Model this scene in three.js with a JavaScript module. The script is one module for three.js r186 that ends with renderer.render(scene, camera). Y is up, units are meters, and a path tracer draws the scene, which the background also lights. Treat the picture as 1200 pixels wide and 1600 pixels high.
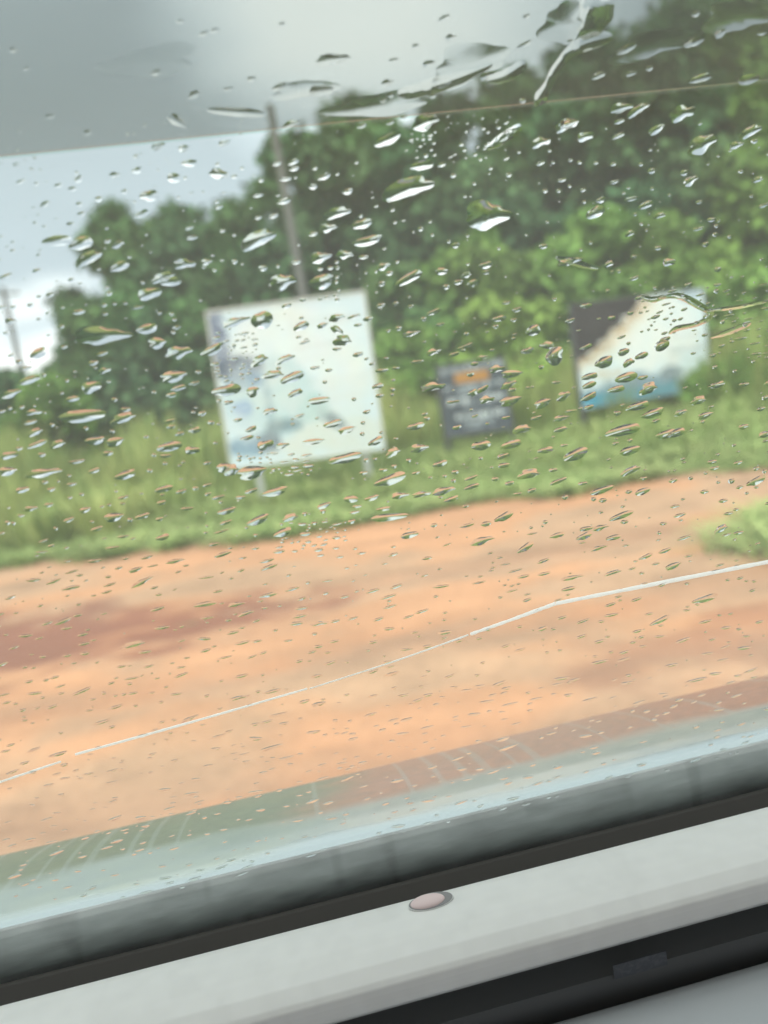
import * as THREE from 'three';
import { mergeGeometries, toCreasedNormals, mergeVertices } from 'three/addons/utils/BufferGeometryUtils.js';
import { RoundedBoxGeometry } from 'three/addons/geometries/RoundedBoxGeometry.js';

// ---------------------------------------------------------------- camera, sky, sun, exposure
const EYE = new THREE.Vector3(0, 1.6, 0), F = 1280;                      // F: focal length in pixels of the 1200 x 1600 photograph
const scene = new THREE.Scene();
const camera = new THREE.PerspectiveCamera(64.01, 0.75, 0.02, 900);
camera.position.copy(EYE);
camera.rotation.set(THREE.MathUtils.degToRad(-8.75), 0, THREE.MathUtils.degToRad(-9.6), 'YXZ');
camera.focus = 0.53; camera.userData.fStop = 4.1;
camera.updateMatrixWorld(true);

const renderer = new THREE.WebGLRenderer({ antialias: true });
renderer.toneMapping = THREE.LinearToneMapping;
renderer.toneMappingExposure = 1.56;
renderer.shadowMap.enabled = true;

// seeded random numbers and value noise
function rng(seed) { let s = seed | 0; return () => { s = (s + 0x6d2b79f5) | 0; let t = Math.imul(s ^ (s >>> 15), 1 | s); t = (t + Math.imul(t ^ (t >>> 7), 61 | t)) ^ t; return ((t ^ (t >>> 14)) >>> 0) / 4294967296; }; }
function hash(x, y, s) { let h = Math.imul(x, 374761393) ^ Math.imul(y, 668265263) ^ Math.imul(s, 1274126177); h = Math.imul(h ^ (h >>> 13), 1274126177); return ((h ^ (h >>> 16)) >>> 0) / 4294967296; }
function noise(x, y, s = 0) {
  const ix = Math.floor(x), iy = Math.floor(y), fx = x - ix, fy = y - iy, u = fx * fx * (3 - 2 * fx), v = fy * fy * (3 - 2 * fy);
  const a = hash(ix, iy, s), b = hash(ix + 1, iy, s), c = hash(ix, iy + 1, s), d = hash(ix + 1, iy + 1, s);
  return a + (b - a) * u + (c - a) * v + (a - b - c + d) * u * v;
}
function fbm(x, y, s = 0, o = 5) { let t = 0, a = 0.5, n = 0; for (let i = 0; i < o; i++) { t += a * noise(x, y, s + i * 17); n += a; a *= 0.5; x = x * 2.03 + 5.1; y = y * 2.03 + 1.7; } return t / n; }
const sm = THREE.MathUtils.smoothstep, lerp = THREE.MathUtils.lerp, RAD = Math.PI / 180;

{ // an overcast sky: darker rain cloud low down, a bright gap along the horizon, brighter cloud overhead
  const W = 1024, H = 512, data = new Float32Array(W * H * 4);
  for (let j = 0; j < H; j++) {
    const el = ((j + 0.5) / H - 0.5) * 180;
    for (let i = 0; i < W; i++) {
      const az = ((i + 0.5) / W - 0.5) * 2 * Math.PI, e = Math.max(el, 0);
      const k = 1 / (Math.sin(e * RAD) + 0.16), cx = Math.cos(az) * Math.cos(e * RAD) * k, cz = Math.sin(az) * Math.cos(e * RAD) * k;
      const n = fbm(cx * 1.1 + 31, cz * 1.1 + 7, 3, 5), n2 = fbm(cx * 0.45 + 3, cz * 0.45 + 11, 9, 3);
      const edge = e + (n - 0.5) * 16;
      const gap = 1 - sm(edge, 9, 13);                                   // bright strip under the cloud base
      let up = sm(e + (n2 - 0.5) * 26, 20, 42);                        // thinner cloud higher up
      const view = Math.acos(Math.min(1, Math.max(-1, Math.cos(e * RAD) * Math.cos(25 * RAD) * Math.cos(az + Math.PI / 2 - 0.07) + Math.sin(e * RAD) * Math.sin(25 * RAD)))) / RAD;
      const breakUp = 1 - sm(view + (n - 0.5) * 18, 5, 15);               // a thin bright place in the cloud
      up = Math.max(up, breakUp);
      let L = lerp(0.50, lerp(1.45, 1.12, breakUp), up) * (0.82 + 0.36 * n);
      L = lerp(L, 1.0, gap);
      const grey = 1 - Math.max(gap, up);
      const c = [L * (1 - 0.16 * grey), L * (1 - 0.035 * grey), L * (1 + 0.075 * grey)];
      const o = (j * W + i) * 4;
      data[o] = c[0]; data[o + 1] = c[1]; data[o + 2] = c[2]; data[o + 3] = 1;
    }
  }
  const sky = new THREE.DataTexture(data, W, H, THREE.RGBAFormat, THREE.FloatType);
  sky.mapping = THREE.EquirectangularReflectionMapping; sky.magFilter = THREE.LinearFilter; sky.needsUpdate = true;
  scene.background = sky; scene.environment = sky;
}
const sun = new THREE.DirectionalLight(0xfff4e6, 1.5);
sun.position.set(-12, 30, 16); sun.target.position.set(0, 0, -10);
sun.castShadow = true; sun.shadow.radius = 60; sun.shadow.mapSize.set(2048, 2048);
Object.assign(sun.shadow.camera, { left: -40, right: 40, top: 40, bottom: -40, near: 1, far: 120 });
scene.add(sun, sun.target);

// ---------------------------------------------------------------- pixels of the photograph to rays
function ray(px, py) { return new THREE.Vector3((px - 600) / F, (800 - py) / F, -1).applyQuaternion(camera.quaternion).normalize(); }
function onGround(px, py, h = 0) { const d = ray(px, py); return EYE.clone().addScaledVector(d, (h - EYE.y) / d.y); }
function atDepth(px, py, depth) { const d = ray(px, py); return EYE.clone().addScaledVector(d, depth / -d.z); }

// ---------------------------------------------------------------- helpers
const taken = new Map();
function numbered(name) { const n = taken.get(name) ?? 0; taken.set(name, n + 1); return n ? name + '_' + String(n).padStart(3, '0') : name; }
function shade(o) { o.traverse((m) => { if (m.isMesh) { m.castShadow = true; m.receiveShadow = true; } }); return o; }
function add(name, geometry, material, parent) {
  const m = new THREE.Mesh(geometry, material); m.name = parent ? name : numbered(name);
  m.castShadow = m.receiveShadow = true; (parent ?? scene).add(m); return m;
}
function thing(name, label, category, position = [0, 0, 0], turn = 0, group) {
  const g = new THREE.Group(); g.name = numbered(name); g.position.set(...position); g.rotation.y = turn;
  g.userData = { label, category }; if (group) g.userData.group = group; scene.add(g); return g;
}
function mat(rgb, roughness = 0.8, more = {}) { const m = new THREE.MeshPhysicalMaterial({ roughness, ...more }); m.color.setRGB(...rgb); return m; }
function dataTex(w, h, f, srgb = false) {
  const d = new Uint8Array(w * h * 4);
  for (let j = 0; j < h; j++) for (let i = 0; i < w; i++) {
    const c = f(i / w, j / h), o = (j * w + i) * 4;
    for (let k = 0; k < 3; k++) { let v = Array.isArray(c) ? c[k] : c; v = Math.min(1, Math.max(0, v)); if (srgb) v = v <= 0.0031308 ? v * 12.92 : 1.055 * Math.pow(v, 1 / 2.4) - 0.055; d[o + k] = Math.round(v * 255); }
    d[o + 3] = 255;
  }
  const t = new THREE.DataTexture(d, w, h); t.magFilter = THREE.LinearFilter; t.wrapS = t.wrapT = THREE.RepeatWrapping;
  if (srgb) t.colorSpace = THREE.SRGBColorSpace; t.needsUpdate = true; return t;
}
function extrudeX(profile, x0, x1, crease = 0.6) {                        // profile: closed list of [z, y]; runs along x
  const s = new THREE.Shape(profile.map(([z, y]) => new THREE.Vector2(-z, y)));
  const g = new THREE.ExtrudeGeometry(s, { depth: x1 - x0, bevelEnabled: false, steps: 1 });
  g.rotateY(Math.PI / 2).translate(x0, 0, 0);                             // shape x (= -z) -> world -z... rotateY(90): x -> -z
  return toCreasedNormals(g, crease);
}
function box(w, h, d, x, y, z) { return new THREE.BoxGeometry(w, h, d).translate(x, y, z); }
function smoothPath(p, n = 6) { return new THREE.CatmullRomCurve3(p.map(([z, y]) => new THREE.Vector3(z, y, 0))).getPoints(p.length * n).map((v) => [v.x, v.y]); }

// ---------------------------------------------------------------- ground
const EDGE = [[-260, 925], [0, 890], [250, 862], [480, 838], [700, 802], [870, 776], [1040, 748], [1200, 734], [1500, 690]].map(([x, y]) => onGround(x, y));
function edgeZ(x) {                                                      // the line where dirt gives way to grass
  let i = 0; while (i < EDGE.length - 2 && x > EDGE[i + 1].x) i++;
  const a = EDGE[i], b = EDGE[i + 1], t = (x - a.x) / (b.x - a.x);
  return a.z + (b.z - a.z) * Math.min(1.4, Math.max(-0.6, t)) + (noise(x * 1.3, 4, 2) - 0.5) * 0.5 + (noise(x * 4.1, 9, 5) - 0.5) * 0.2;
}
const ISLAND = onGround(1310, 828);
function inIsland(x, z) { const dx = (x - ISLAND.x) / 1.0, dz = (z - ISLAND.z) / 0.7; return dx * dx + dz * dz + (noise(x * 2, z * 2, 8) - 0.5) * 0.7 < 1; }

{
  const g = new THREE.PlaneGeometry(700, 700, 1, 1).rotateX(-Math.PI / 2);
  const uv = g.attributes.uv; for (let i = 0; i < uv.count; i++) uv.setXY(i, uv.getX(i) * 140, uv.getY(i) * 140);
  const t = dataTex(512, 512, (u, v) => { const w = (a, s) => { const p = a * 8; return lerp(fbm(p, v * 8, s), fbm(p - 8, v * 8, s), sm(a, 0.8, 1)); }; const n = w(u, 4), m = w(u, 40); return [0.06 + 0.10 * m, 0.085 + 0.06 * n, 0.03 + 0.03 * m]; }, true);
  const o = add('ground', g, new THREE.MeshStandardMaterial({ map: t, roughness: 1 })); o.position.y = -0.03; o.userData = { kind: 'structure', label: 'grassy soil stretching away beyond the dirt road' };
}
const DX0 = -16, DX1 = 18, DZ0 = -22, DZ1 = 3;
const wet = [[-150, 1020, 2.1, 1.1], [90, 1005, 1.8, 1.0], [230, 985, 1.5, 0.8], [1150, 1005, 0.9, 0.5]].map(([x, y, a, b]) => [onGround(x, y), a, b]);
function damp(x, z) { let d = 0; for (const [p, a, b] of wet) { const q = ((x - p.x) / a) ** 2 + ((z - p.z) / b) ** 2; d = Math.max(d, (p.x > 1 ? 0.5 : 1) * (1 - sm(q + (fbm(x * 2.2, z * 3.4, 6, 4) - 0.5) * 2.6, 0.1, 1.35))); } return d; }
const rutA = (x) => -6.7 - 0.09 * x, rutB = (x) => -5.0 - 0.07 * x, rutC = (x) => -3.4 - 0.05 * x;
function rut(x, z) { let r = 0; for (const f of [rutA, rutB, rutC]) { const d = (z - f(x) + (fbm(x * 0.5, 3, 8, 2) - 0.5) * 0.8) / 0.28; r = Math.max(r, Math.exp(-d * d)); } return r; }
function dirtHeight(x, z) { return 0.03 + (fbm(x * 0.9, z * 0.9, 21, 4) - 0.5) * 0.07 - 0.03 * rut(x, z) - 0.02 * damp(x, z) + (noise(x * 9, z * 9, 3) - 0.5) * 0.008; }
{
  const NX = 240, NZ = 190, pos = [], uv = [], idx = [], keep = [];
  for (let j = 0; j <= NZ; j++) for (let i = 0; i <= NX; i++) {
    const x = lerp(DX0, DX1, i / NX), z = lerp(DZ0, DZ1, j / NZ), ez = edgeZ(x), over = ez - z;           // > 0 beyond the edge
    const h = dirtHeight(x, z);
    pos.push(x, over > 0.2 ? lerp(h, -0.06, sm(over, 0.2, 0.9)) : h, z); uv.push(i / NX, j / NZ); keep.push(over < 1.1);
  }
  for (let j = 0; j < NZ; j++) for (let i = 0; i < NX; i++) {
    const a = j * (NX + 1) + i, b = a + 1, c = a + NX + 1, d = c + 1;
    if (keep[a] || keep[b] || keep[c] || keep[d]) idx.push(a, c, b, b, c, d);
  }
  const g = new THREE.BufferGeometry(); g.setAttribute('position', new THREE.Float32BufferAttribute(pos, 3)); g.setAttribute('uv', new THREE.Float32BufferAttribute(uv, 2)); g.setIndex(idx); g.computeVertexNormals();
  const map = dataTex(1536, 1152, (u, v) => {
    const x = lerp(DX0, DX1, u), z = lerp(DZ0, DZ1, v);
    const big = fbm(x * 0.5, z * 0.9, 50, 4), mid = fbm(x * 2.2, z * 3.2, 60, 4), fine = noise(x * 26, z * 26, 70), streak = fbm(x * 0.9 + 2, z * 5.5, 80, 4);
    const d = damp(x, z), r = rut(x, z) * 0.35, k = 0.80 + 0.40 * (big - 0.5) + 0.42 * (mid - 0.5) + 0.16 * (fine - 0.5) + 0.32 * (streak - 0.5);
    const red = sm(big + 0.4 * mid, 0.6, 0.86), w = Math.min(1, d + r * 0.7);
    let c = [0.52 * k, lerp(0.315, 0.265, red) * k, lerp(0.185, 0.135, red) * k];
    const wetc = [0.20, 0.058, 0.022];
    return c.map((q, n) => lerp(q, wetc[n] * (0.8 + 0.4 * mid), w * 0.92));
  }, true);
  const rough = dataTex(384, 288, (u, v) => { const d = damp(lerp(DX0, DX1, u), lerp(DZ0, DZ1, v)); return 0.95 - 0.35 * d; });
  const o = add('dirt_road', g, new THREE.MeshStandardMaterial({ map, roughnessMap: rough, roughness: 1 })); o.userData = { kind: 'structure', label: 'orange laterite dirt road with damp red ruts' };
}

// ---------------------------------------------------------------- grass
function tuftGeometry(seed, blades, spread, lean, width) {
  const R = rng(seed), pos = [], idx = [];
  for (let b = 0; b < blades; b++) {
    const a = R() * 6.283, r = Math.sqrt(R()) * spread, x = Math.cos(a) * r, z = Math.sin(a) * r, t = R() * 6.283, h = 0.55 + 0.45 * R(), l = lean * (0.3 + R()), w = width * (0.7 + 0.6 * R());
    const dx = Math.cos(t), dz = Math.sin(t), n = pos.length / 3;
    for (const [f, k] of [[0, 1], [0.5, 0.85], [0.85, 0.45]]) { const o = l * f * f; pos.push(x + dx * o - dz * w * k, h * f, z + dz * o + dx * w * k, x + dx * o + dz * w * k, h * f, z + dz * o - dx * w * k); }
    pos.push(x + dx * l, h * 0.97, z + dz * l);
    idx.push(n, n + 1, n + 2, n + 1, n + 3, n + 2, n + 2, n + 3, n + 4, n + 3, n + 5, n + 4, n + 4, n + 5, n + 6);
  }
  const g = new THREE.BufferGeometry(); g.setAttribute('position', new THREE.Float32BufferAttribute(pos, 3)); g.setIndex(idx); g.computeVertexNormals(); return g;
}
const leafMat = new THREE.MeshPhysicalMaterial({ roughness: 0.75, side: THREE.DoubleSide, color: 0xffffff });
leafMat.roughness = 0.9;
const M4 = new THREE.Matrix4(), Q = new THREE.Quaternion(), V = new THREE.Vector3(), SC = new THREE.Vector3(), EU = new THREE.Euler(), COL = new THREE.Color();
function scatter(name, geometry, spots, label, parent, position) {            // spots: [x, y, z, sx, sy, turn, [r, g, b]]
  const m = new THREE.InstancedMesh(geometry, leafMat, spots.length); m.name = parent ? name : numbered(name);
  spots.forEach(([x, y, z, sx, sy, turn, c, tx = 0, tz = 0], i) => {
    m.setMatrixAt(i, M4.compose(V.set(x, y, z), Q.setFromEuler(EU.set(tx, turn, tz)), SC.set(sx, sy, sx))); m.setColorAt(i, COL.setRGB(...c));
  });
  m.userData.kind = 'stuff'; if (!parent) m.userData.label = label, m.userData.category = 'grass';
  m.castShadow = m.receiveShadow = true; (parent ?? scene).add(m); return m;
}
const grassTone = (R, k) => { const a = R(), b = 0.75 + 0.5 * R(); return [lerp(0.23, 0.44, a * k) * b, lerp(0.35, 0.47, a * k) * b, lerp(0.10, 0.16, a) * b]; };
{
  const R = rng(5), spots = [], shortT = tuftGeometry(11, 26, 0.16, 0.35, 0.010);
  for (let i = 0; i < 60000 && spots.length < 15000; i++) {
    const x = lerp(-15, 17, R()), z = lerp(-21, -5, R());
    const over = edgeZ(x) - z; if (over < -0.12 + 0.5 * (noise(x * 3, z * 3, 14) - 0.5) && !inIsland(x, z)) continue;
    const s = lerp(0.22, 0.5, R()) * (inIsland(x, z) ? 0.45 : lerp(0.5, 1.3, sm(over, 0.5, 5)));
    spots.push([x, -0.03 + (over < 0 ? 0.04 : 0), z, 0.9 + 0.5 * R(), s, R() * 6.28, grassTone(R, 0.7)]);
  }
  scatter('verge_grass', shortT, spots, 'low green grass on the verge along the dirt road');
}
{
  const R = rng(77), spots = [], tallT = tuftGeometry(12, 22, 0.22, 0.42, 0.012);
  for (let i = 0; i < 60000 && spots.length < 9000; i++) {
    const x = lerp(-15, 17, R()), z = lerp(-27, -8, R()), over = edgeZ(x) - z;
    const left = sm(-x, 2.2, 4.0), start = lerp(5.2, 0.9, left) - (x > 5 ? sm(x, 5, 9) * 3.6 : 0);
    if (over < start + 0.9 * noise(x, z, 31)) continue;
    const clump = fbm(x * 0.55, z * 0.55, 41, 3), h = lerp(0.7, 1.9, sm(clump, 0.25, 0.7)) * (0.75 + 0.5 * R()) * (0.55 + 0.45 * sm(over - start, 0, 1.6));
    const c = grassTone(R, 1); spots.push([x, -0.03, z, 1.0 + 0.6 * R(), h, R() * 6.28, c]);
  }
  scatter('tall_grass', tallT, spots, 'tall wild grass growing behind and beside the boards');
}

// ---------------------------------------------------------------- trees and bushes
function leafClump(seed, n, spread, size) {
  const R = rng(seed), pos = [], idx = [], nor = [];
  const q = new THREE.Quaternion(), e = new THREE.Euler(), v = new THREE.Vector3(), c = new THREE.Vector3();
  for (let k = 0; k < n; k++) {
    q.setFromEuler(e.set((R() - 0.5) * 2.2, R() * 6.283, (R() - 0.5) * 2.2));
    c.set(R() - 0.5, R() - 0.5, R() - 0.5).normalize().multiplyScalar(spread * Math.cbrt(R()));
    const L = size * (0.7 + 0.6 * R()), w = L * 0.36, b = pos.length / 3;
    for (const p of [[-L / 2, 0, 0], [0, L * 0.07, w], [L / 2, -L * 0.06, 0], [0, L * 0.07, -w]]) { v.set(...p).applyQuaternion(q).add(c); pos.push(v.x, v.y, v.z); }
    idx.push(b, b + 1, b + 2, b, b + 2, b + 3);
  }
  const g = new THREE.BufferGeometry(); g.setAttribute('position', new THREE.Float32BufferAttribute(pos, 3)); g.setIndex(idx); g.computeVertexNormals(); return g;
}
const clumps = [leafClump(1, 14, 0.30, 0.24), leafClump(2, 14, 0.30, 0.20)];
const barkTex = dataTex(128, 256, (u, v) => { const n = fbm(u * 14, v * 9, 5, 4); return [0.10 + 0.12 * n, 0.08 + 0.10 * n, 0.06 + 0.075 * n]; }, true);
const bark = new THREE.MeshStandardMaterial({ map: barkTex, roughness: 0.95 });
function limb(pts, r0, r1) {
  const c = new THREE.CatmullRomCurve3(pts), n = Math.max(6, pts.length * 4), g = new THREE.TubeGeometry(c, n, 1, 8, false), p = g.attributes.position;
  for (let i = 0; i <= n; i++) { const o = c.getPointAt(i / n), r = lerp(r0, r1, i / n); for (let j = 0; j <= 8; j++) { const k = i * 9 + j; p.setXYZ(k, o.x + (p.getX(k) - o.x) * r, o.y + (p.getY(k) - o.y) * r, o.z + (p.getZ(k) - o.z) * r); } }
  g.computeVertexNormals(); return g;
}
// H height, W half width, base: how high the crown begins, lobes: number of leaf masses, tone: mean leaf colour
function tree(name, label, group, x, z, H, W, base, lobes, leaves, tone, seed, pick = 0, depth = 0.8) {
  const R = rng(seed), t = thing(name, label, name.includes('bush') ? 'bush' : 'tree', [x, -0.04, z], 0, group), L = [];
  const top = (u) => Math.sqrt(Math.max(0, 1 - u * u));
  for (let k = 0; k < lobes; k++) {
    const a = k * 2.4 + R() * 1.2, u = Math.sqrt((k + 0.5) / lobes) * 0.95, hy = lerp(base, H, 0.1 + 0.85 * R() * top(u * 0.9)), rr = lerp(0.16, 0.30, R()) * Math.min(W * 1.3, H * 0.55);
    const env = 1 - 0.35 * Math.abs(hy / H - 0.55);
    L.push([Math.cos(a) * u * W * env * 0.82, Math.min(hy, H - rr * 0.7), Math.sin(a) * u * W * env * depth, rr]);
  }
  L.push([(R() - 0.5) * W * 0.4, H - W * 0.22, 0, W * 0.26]);
  const g = [limb([new THREE.Vector3(0, -0.1, 0), new THREE.Vector3((R() - 0.5) * 0.3, H * 0.25, (R() - 0.5) * 0.3), new THREE.Vector3((R() - 0.5) * 0.5, H * 0.5, (R() - 0.5) * 0.4), new THREE.Vector3(L[L.length - 1][0], H * 0.85, 0)], 0.022 * H + 0.03, 0.01 + 0.004 * H)];
  for (let k = 0; k < L.length - 1; k += Math.max(1, Math.floor(lobes / 9))) { const [a, b, c] = L[k], s = Math.min(b * 0.75, H * 0.4) * (0.7 + 0.4 * R()); g.push(limb([new THREE.Vector3(0, s, 0), new THREE.Vector3(a * 0.45, lerp(s, b, 0.6), c * 0.45), new THREE.Vector3(a, b, c)], 0.009 * H + 0.012, 0.012)); }
  add('trunk', mergeGeometries(g), bark, t);
  const spots = [], total = L.reduce((s, l) => s + l[3] * l[3], 0);
  for (const [a, b, c, r] of L) {
    const n = Math.round(leaves * r * r / total), lt = 0.8 + 0.45 * R(), yl = R();
    for (let k = 0; k < n; k++) {
      V.set(R() - 0.5, R() - 0.5, R() - 0.5).normalize(); const f = Math.pow(R(), 0.4) * (0.85 + 0.35 * R());
      const y = b + V.y * r * f * 0.8; if (y < 0.1) continue;
      const s = 0.7 + 0.7 * R(), j = lt * (0.7 + 0.6 * R());
      spots.push([a + V.x * r * f, y, c + V.z * r * f, s, s, R() * 6.28, [(tone[0] + 0.03 * yl) * j, (tone[1] + 0.015 * yl) * j, tone[2] * j], (R() - 0.5) * 1.2, (R() - 0.5) * 1.2]);
    }
  }
  scatter('crown', clumps[pick], spots, '', t);
  return t;
}
const TA = [0.085, 0.205, 0.062], TB = [0.14, 0.28, 0.06], TC = [0.06, 0.158, 0.062], TD = [0.21, 0.36, 0.07];
function footprint(px, depth) { const p = atDepth(px, 600, depth); return [p.x, p.z]; }
const treeTops = [                                                       // pixel column, depth, pixel row of the top, half width, crown base, lobes, leaves, tone
  [92, 30, 455, 2.0, 0.9, 18, 1700, TC], [170, 27, 318, 2.4, 1.2, 26, 2600, TA], [270, 26, 322, 2.6, 1.0, 28, 3000, TC], [365, 25, 318, 2.5, 1.0, 28, 3000, TA],
  [475, 24, 205, 2.7, 1.4, 34, 3800, TC], [570, 27, 158, 3.4, 1.6, 38, 4600, TA], [690, 24, 150, 3.1, 1.2, 40, 4800, TC], [800, 26, 112, 3.6, 1.4, 44, 5600, TA],
  [930, 23, 55, 3.5, 1.2, 46, 5800, TC], [1060, 25, 5, 3.8, 1.4, 48, 6200, TA], [1190, 22, -10, 3.6, 1.2, 46, 6000, TB], [1330, 24, -120, 3.8, 1.2, 40, 5000, TA], [-90, 40, 560, 2.6, 0.6, 16, 1300, TC], [222, 30, 352, 2.4, 1.0, 24, 2200, TA], [322, 29, 345, 2.4, 1.0, 24, 2300, TC], [418, 28, 285, 2.5, 1.0, 26, 2700, TA],
];
const treeWords = ['small dark tree at the left end of the tree line beside the far pole', 'slim leafy tree with a pointed top against the pale sky', 'rounded dark green tree behind the large faded board', 'mid green bushy tree between the rounded tree and the wooden pole',
  'dark tree standing directly behind the wooden pole', 'taller tree with loose crown right of the wooden pole', 'broad dark tree behind the small slate sign', 'tall mid green tree behind the gap between the slate sign and the burnt board',
  'tall dark tree behind the dark corner of the burnt board', 'tallest dense tree behind the burnt board', 'bright green tree right of the burnt board', 'tall tree at the far right end of the tree line', 'low far tree on the horizon beyond the far pole', 'small tree filling the gap between the slim pointed tree and the rounded tree', 'small dark tree filling the gap behind the rounded tree and the bushy tree', 'loose leafy tree just left of the wooden pole'];
treeTops.forEach(([px, depth, py, W, base, lobes, leaves, tone], i) => {
  const top = atDepth(px, py, depth);                                    // where the top stands at that depth, whence the height
  tree('broadleaf_tree', treeWords[i], 'trees behind the roadside boards', top.x, top.z, top.y + 0.04, W, base, lobes, leaves, tone, 300 + i * 7, i % 2);
});
const bushes = [[640, 18.5, 520, 1.5, TB], [790, 17.5, 470, 1.7, TD], [860, 19, 380, 2.2, TB], [960, 18.5, 330, 2.2, TB], [1080, 19, 400, 2.0, TD], [1190, 17, 430, 2.0, TB], [600, 20, 420, 1.9, TA], [720, 20, 380, 2.0, TB], [300, 19, 560, 1.6, TC], [190, 18, 575, 1.5, TC], [90, 18, 600, 1.4, TB], [20, 20, 585, 1.5, TC], [1180, 14.5, 560, 1.3, TB], [1260, 14, 520, 1.5, TB]];
const bushWords = ['green bush between the large board and the slate sign', 'bright yellow green bush above the slate sign', 'large leafy bush behind the gap left of the burnt board', 'tall leafy bush rising behind the burnt board', 'bright bush above the right edge of the burnt board', 'green bush right of the burnt board under the bright tree', 'dark bush above the right corner of the large board', 'green bush over the slate sign in front of the tree line',
  'dark bush left of the large faded board', 'dark bush under the slim pointed tree', 'green bush in the tall grass under the small dark tree', 'dark bush near the foot of the far pole', 'low green bush beside the right post of the burnt board', 'green bush past the burnt board over the grass island'];
bushes.forEach(([px, depth, py, W, tone], i) => { const top = atDepth(px, py, depth); tree('leafy_bush', bushWords[i], 'bushes behind the roadside boards', top.x, top.z, top.y + 0.04, W, 0.15, 16, 1500, tone, 900 + i * 5, (i + 1) % 2, 0.7); });

// ---------------------------------------------------------------- poles
const poleWood = new THREE.MeshStandardMaterial({ roughness: 0.95, map: dataTex(128, 512, (u, v) => { const n = fbm(u * 30, v * 5, 15, 4), m = noise(u * 6, v * 3, 8); return [0.095 + 0.09 * n + 0.04 * m, 0.10 + 0.09 * n + 0.04 * m, 0.095 + 0.085 * n + 0.04 * m]; }, true) });
const ceramic = mat([0.35, 0.3, 0.26], 0.3);
function utilityPole(label, foot, topY, r, turn, arm) {
  const t = thing('utility_pole', label, 'utility pole', [foot.x, -0.03, foot.z], turn, 'wooden utility poles');
  add('pole', new THREE.CylinderGeometry(r * 0.72, r, topY + 0.3, 14, 6).translate(0, topY / 2 - 0.15, 0), poleWood, t);
  if (arm) {
    add('crossarm', new RoundedBoxGeometry(arm, 0.11, 0.09, 2, 0.01).translate(0, topY - 0.35, r * 0.72 + 0.04), poleWood, t);
    for (const k of [-0.42, 0.42, 0.15]) add('insulator', new THREE.LatheGeometry([[0, 0], [0.012, 0], [0.012, 0.08], [0.05, 0.09], [0.035, 0.13], [0.045, 0.15], [0.02, 0.19], [0, 0.2]].map((a) => new THREE.Vector2(...a)), 10).translate(k * arm, topY - 0.30, r * 0.72 + 0.04), ceramic, t);
  }
  return t;
}
{ const p = atDepth(464, 440, 16), top = atDepth(428, 165, 16); utilityPole('weathered wooden pole rising behind the large faded board', new THREE.Vector3((p.x + top.x) / 2, 0, -16), top.y + 0.05, 0.1, 0.2, 0); }
{ const p = atDepth(16, 520, 42), top = atDepth(7, 447, 42); utilityPole('thin far wooden pole with a crossarm against bright sky', new THREE.Vector3((p.x + top.x) / 2, 0, -42), top.y, 0.16, 0.9, 1.5); }

// ---------------------------------------------------------------- roadside boards
function canvasTex(w, h, draw) { const c = document.createElement('canvas'); c.width = w; c.height = h; draw(c.getContext('2d'), w, h); const t = new THREE.CanvasTexture(c); t.colorSpace = THREE.SRGBColorSpace; return t; }
function smudge(g, x, y, rx, ry, color, alpha, seed, n = 260) {             // worn print: many small faded dabs
  const R = rng(seed); g.fillStyle = color;
  for (let i = 0; i < n; i++) { const a = R() * 6.283, r = Math.sqrt(R()); g.globalAlpha = alpha * (0.3 + 0.7 * R()); g.beginPath(); g.ellipse(x + Math.cos(a) * r * rx, y + Math.sin(a) * r * ry, rx * (0.06 + 0.13 * R()), ry * (0.06 + 0.13 * R()), R() * 3, 0, 6.3); g.fill(); }
  g.globalAlpha = 1;
}
function textRow(g, x0, x1, y, h, color, alpha, seed) { const R = rng(seed); g.fillStyle = color; let x = x0; while (x < x1) { const w = h * (0.35 + 0.5 * R()); g.globalAlpha = alpha * (0.4 + 0.6 * R()); if (R() > 0.08) g.fillRect(x, y + h * 0.15 * R(), w * 0.75, h * (0.7 + 0.3 * R())); x += w; } g.globalAlpha = 1; }
const steel = mat([0.48, 0.50, 0.50], 0.6, { metalness: 0.3 }), darkSteel = mat([0.09, 0.095, 0.10], 0.6, { metalness: 0.3 });
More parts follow.
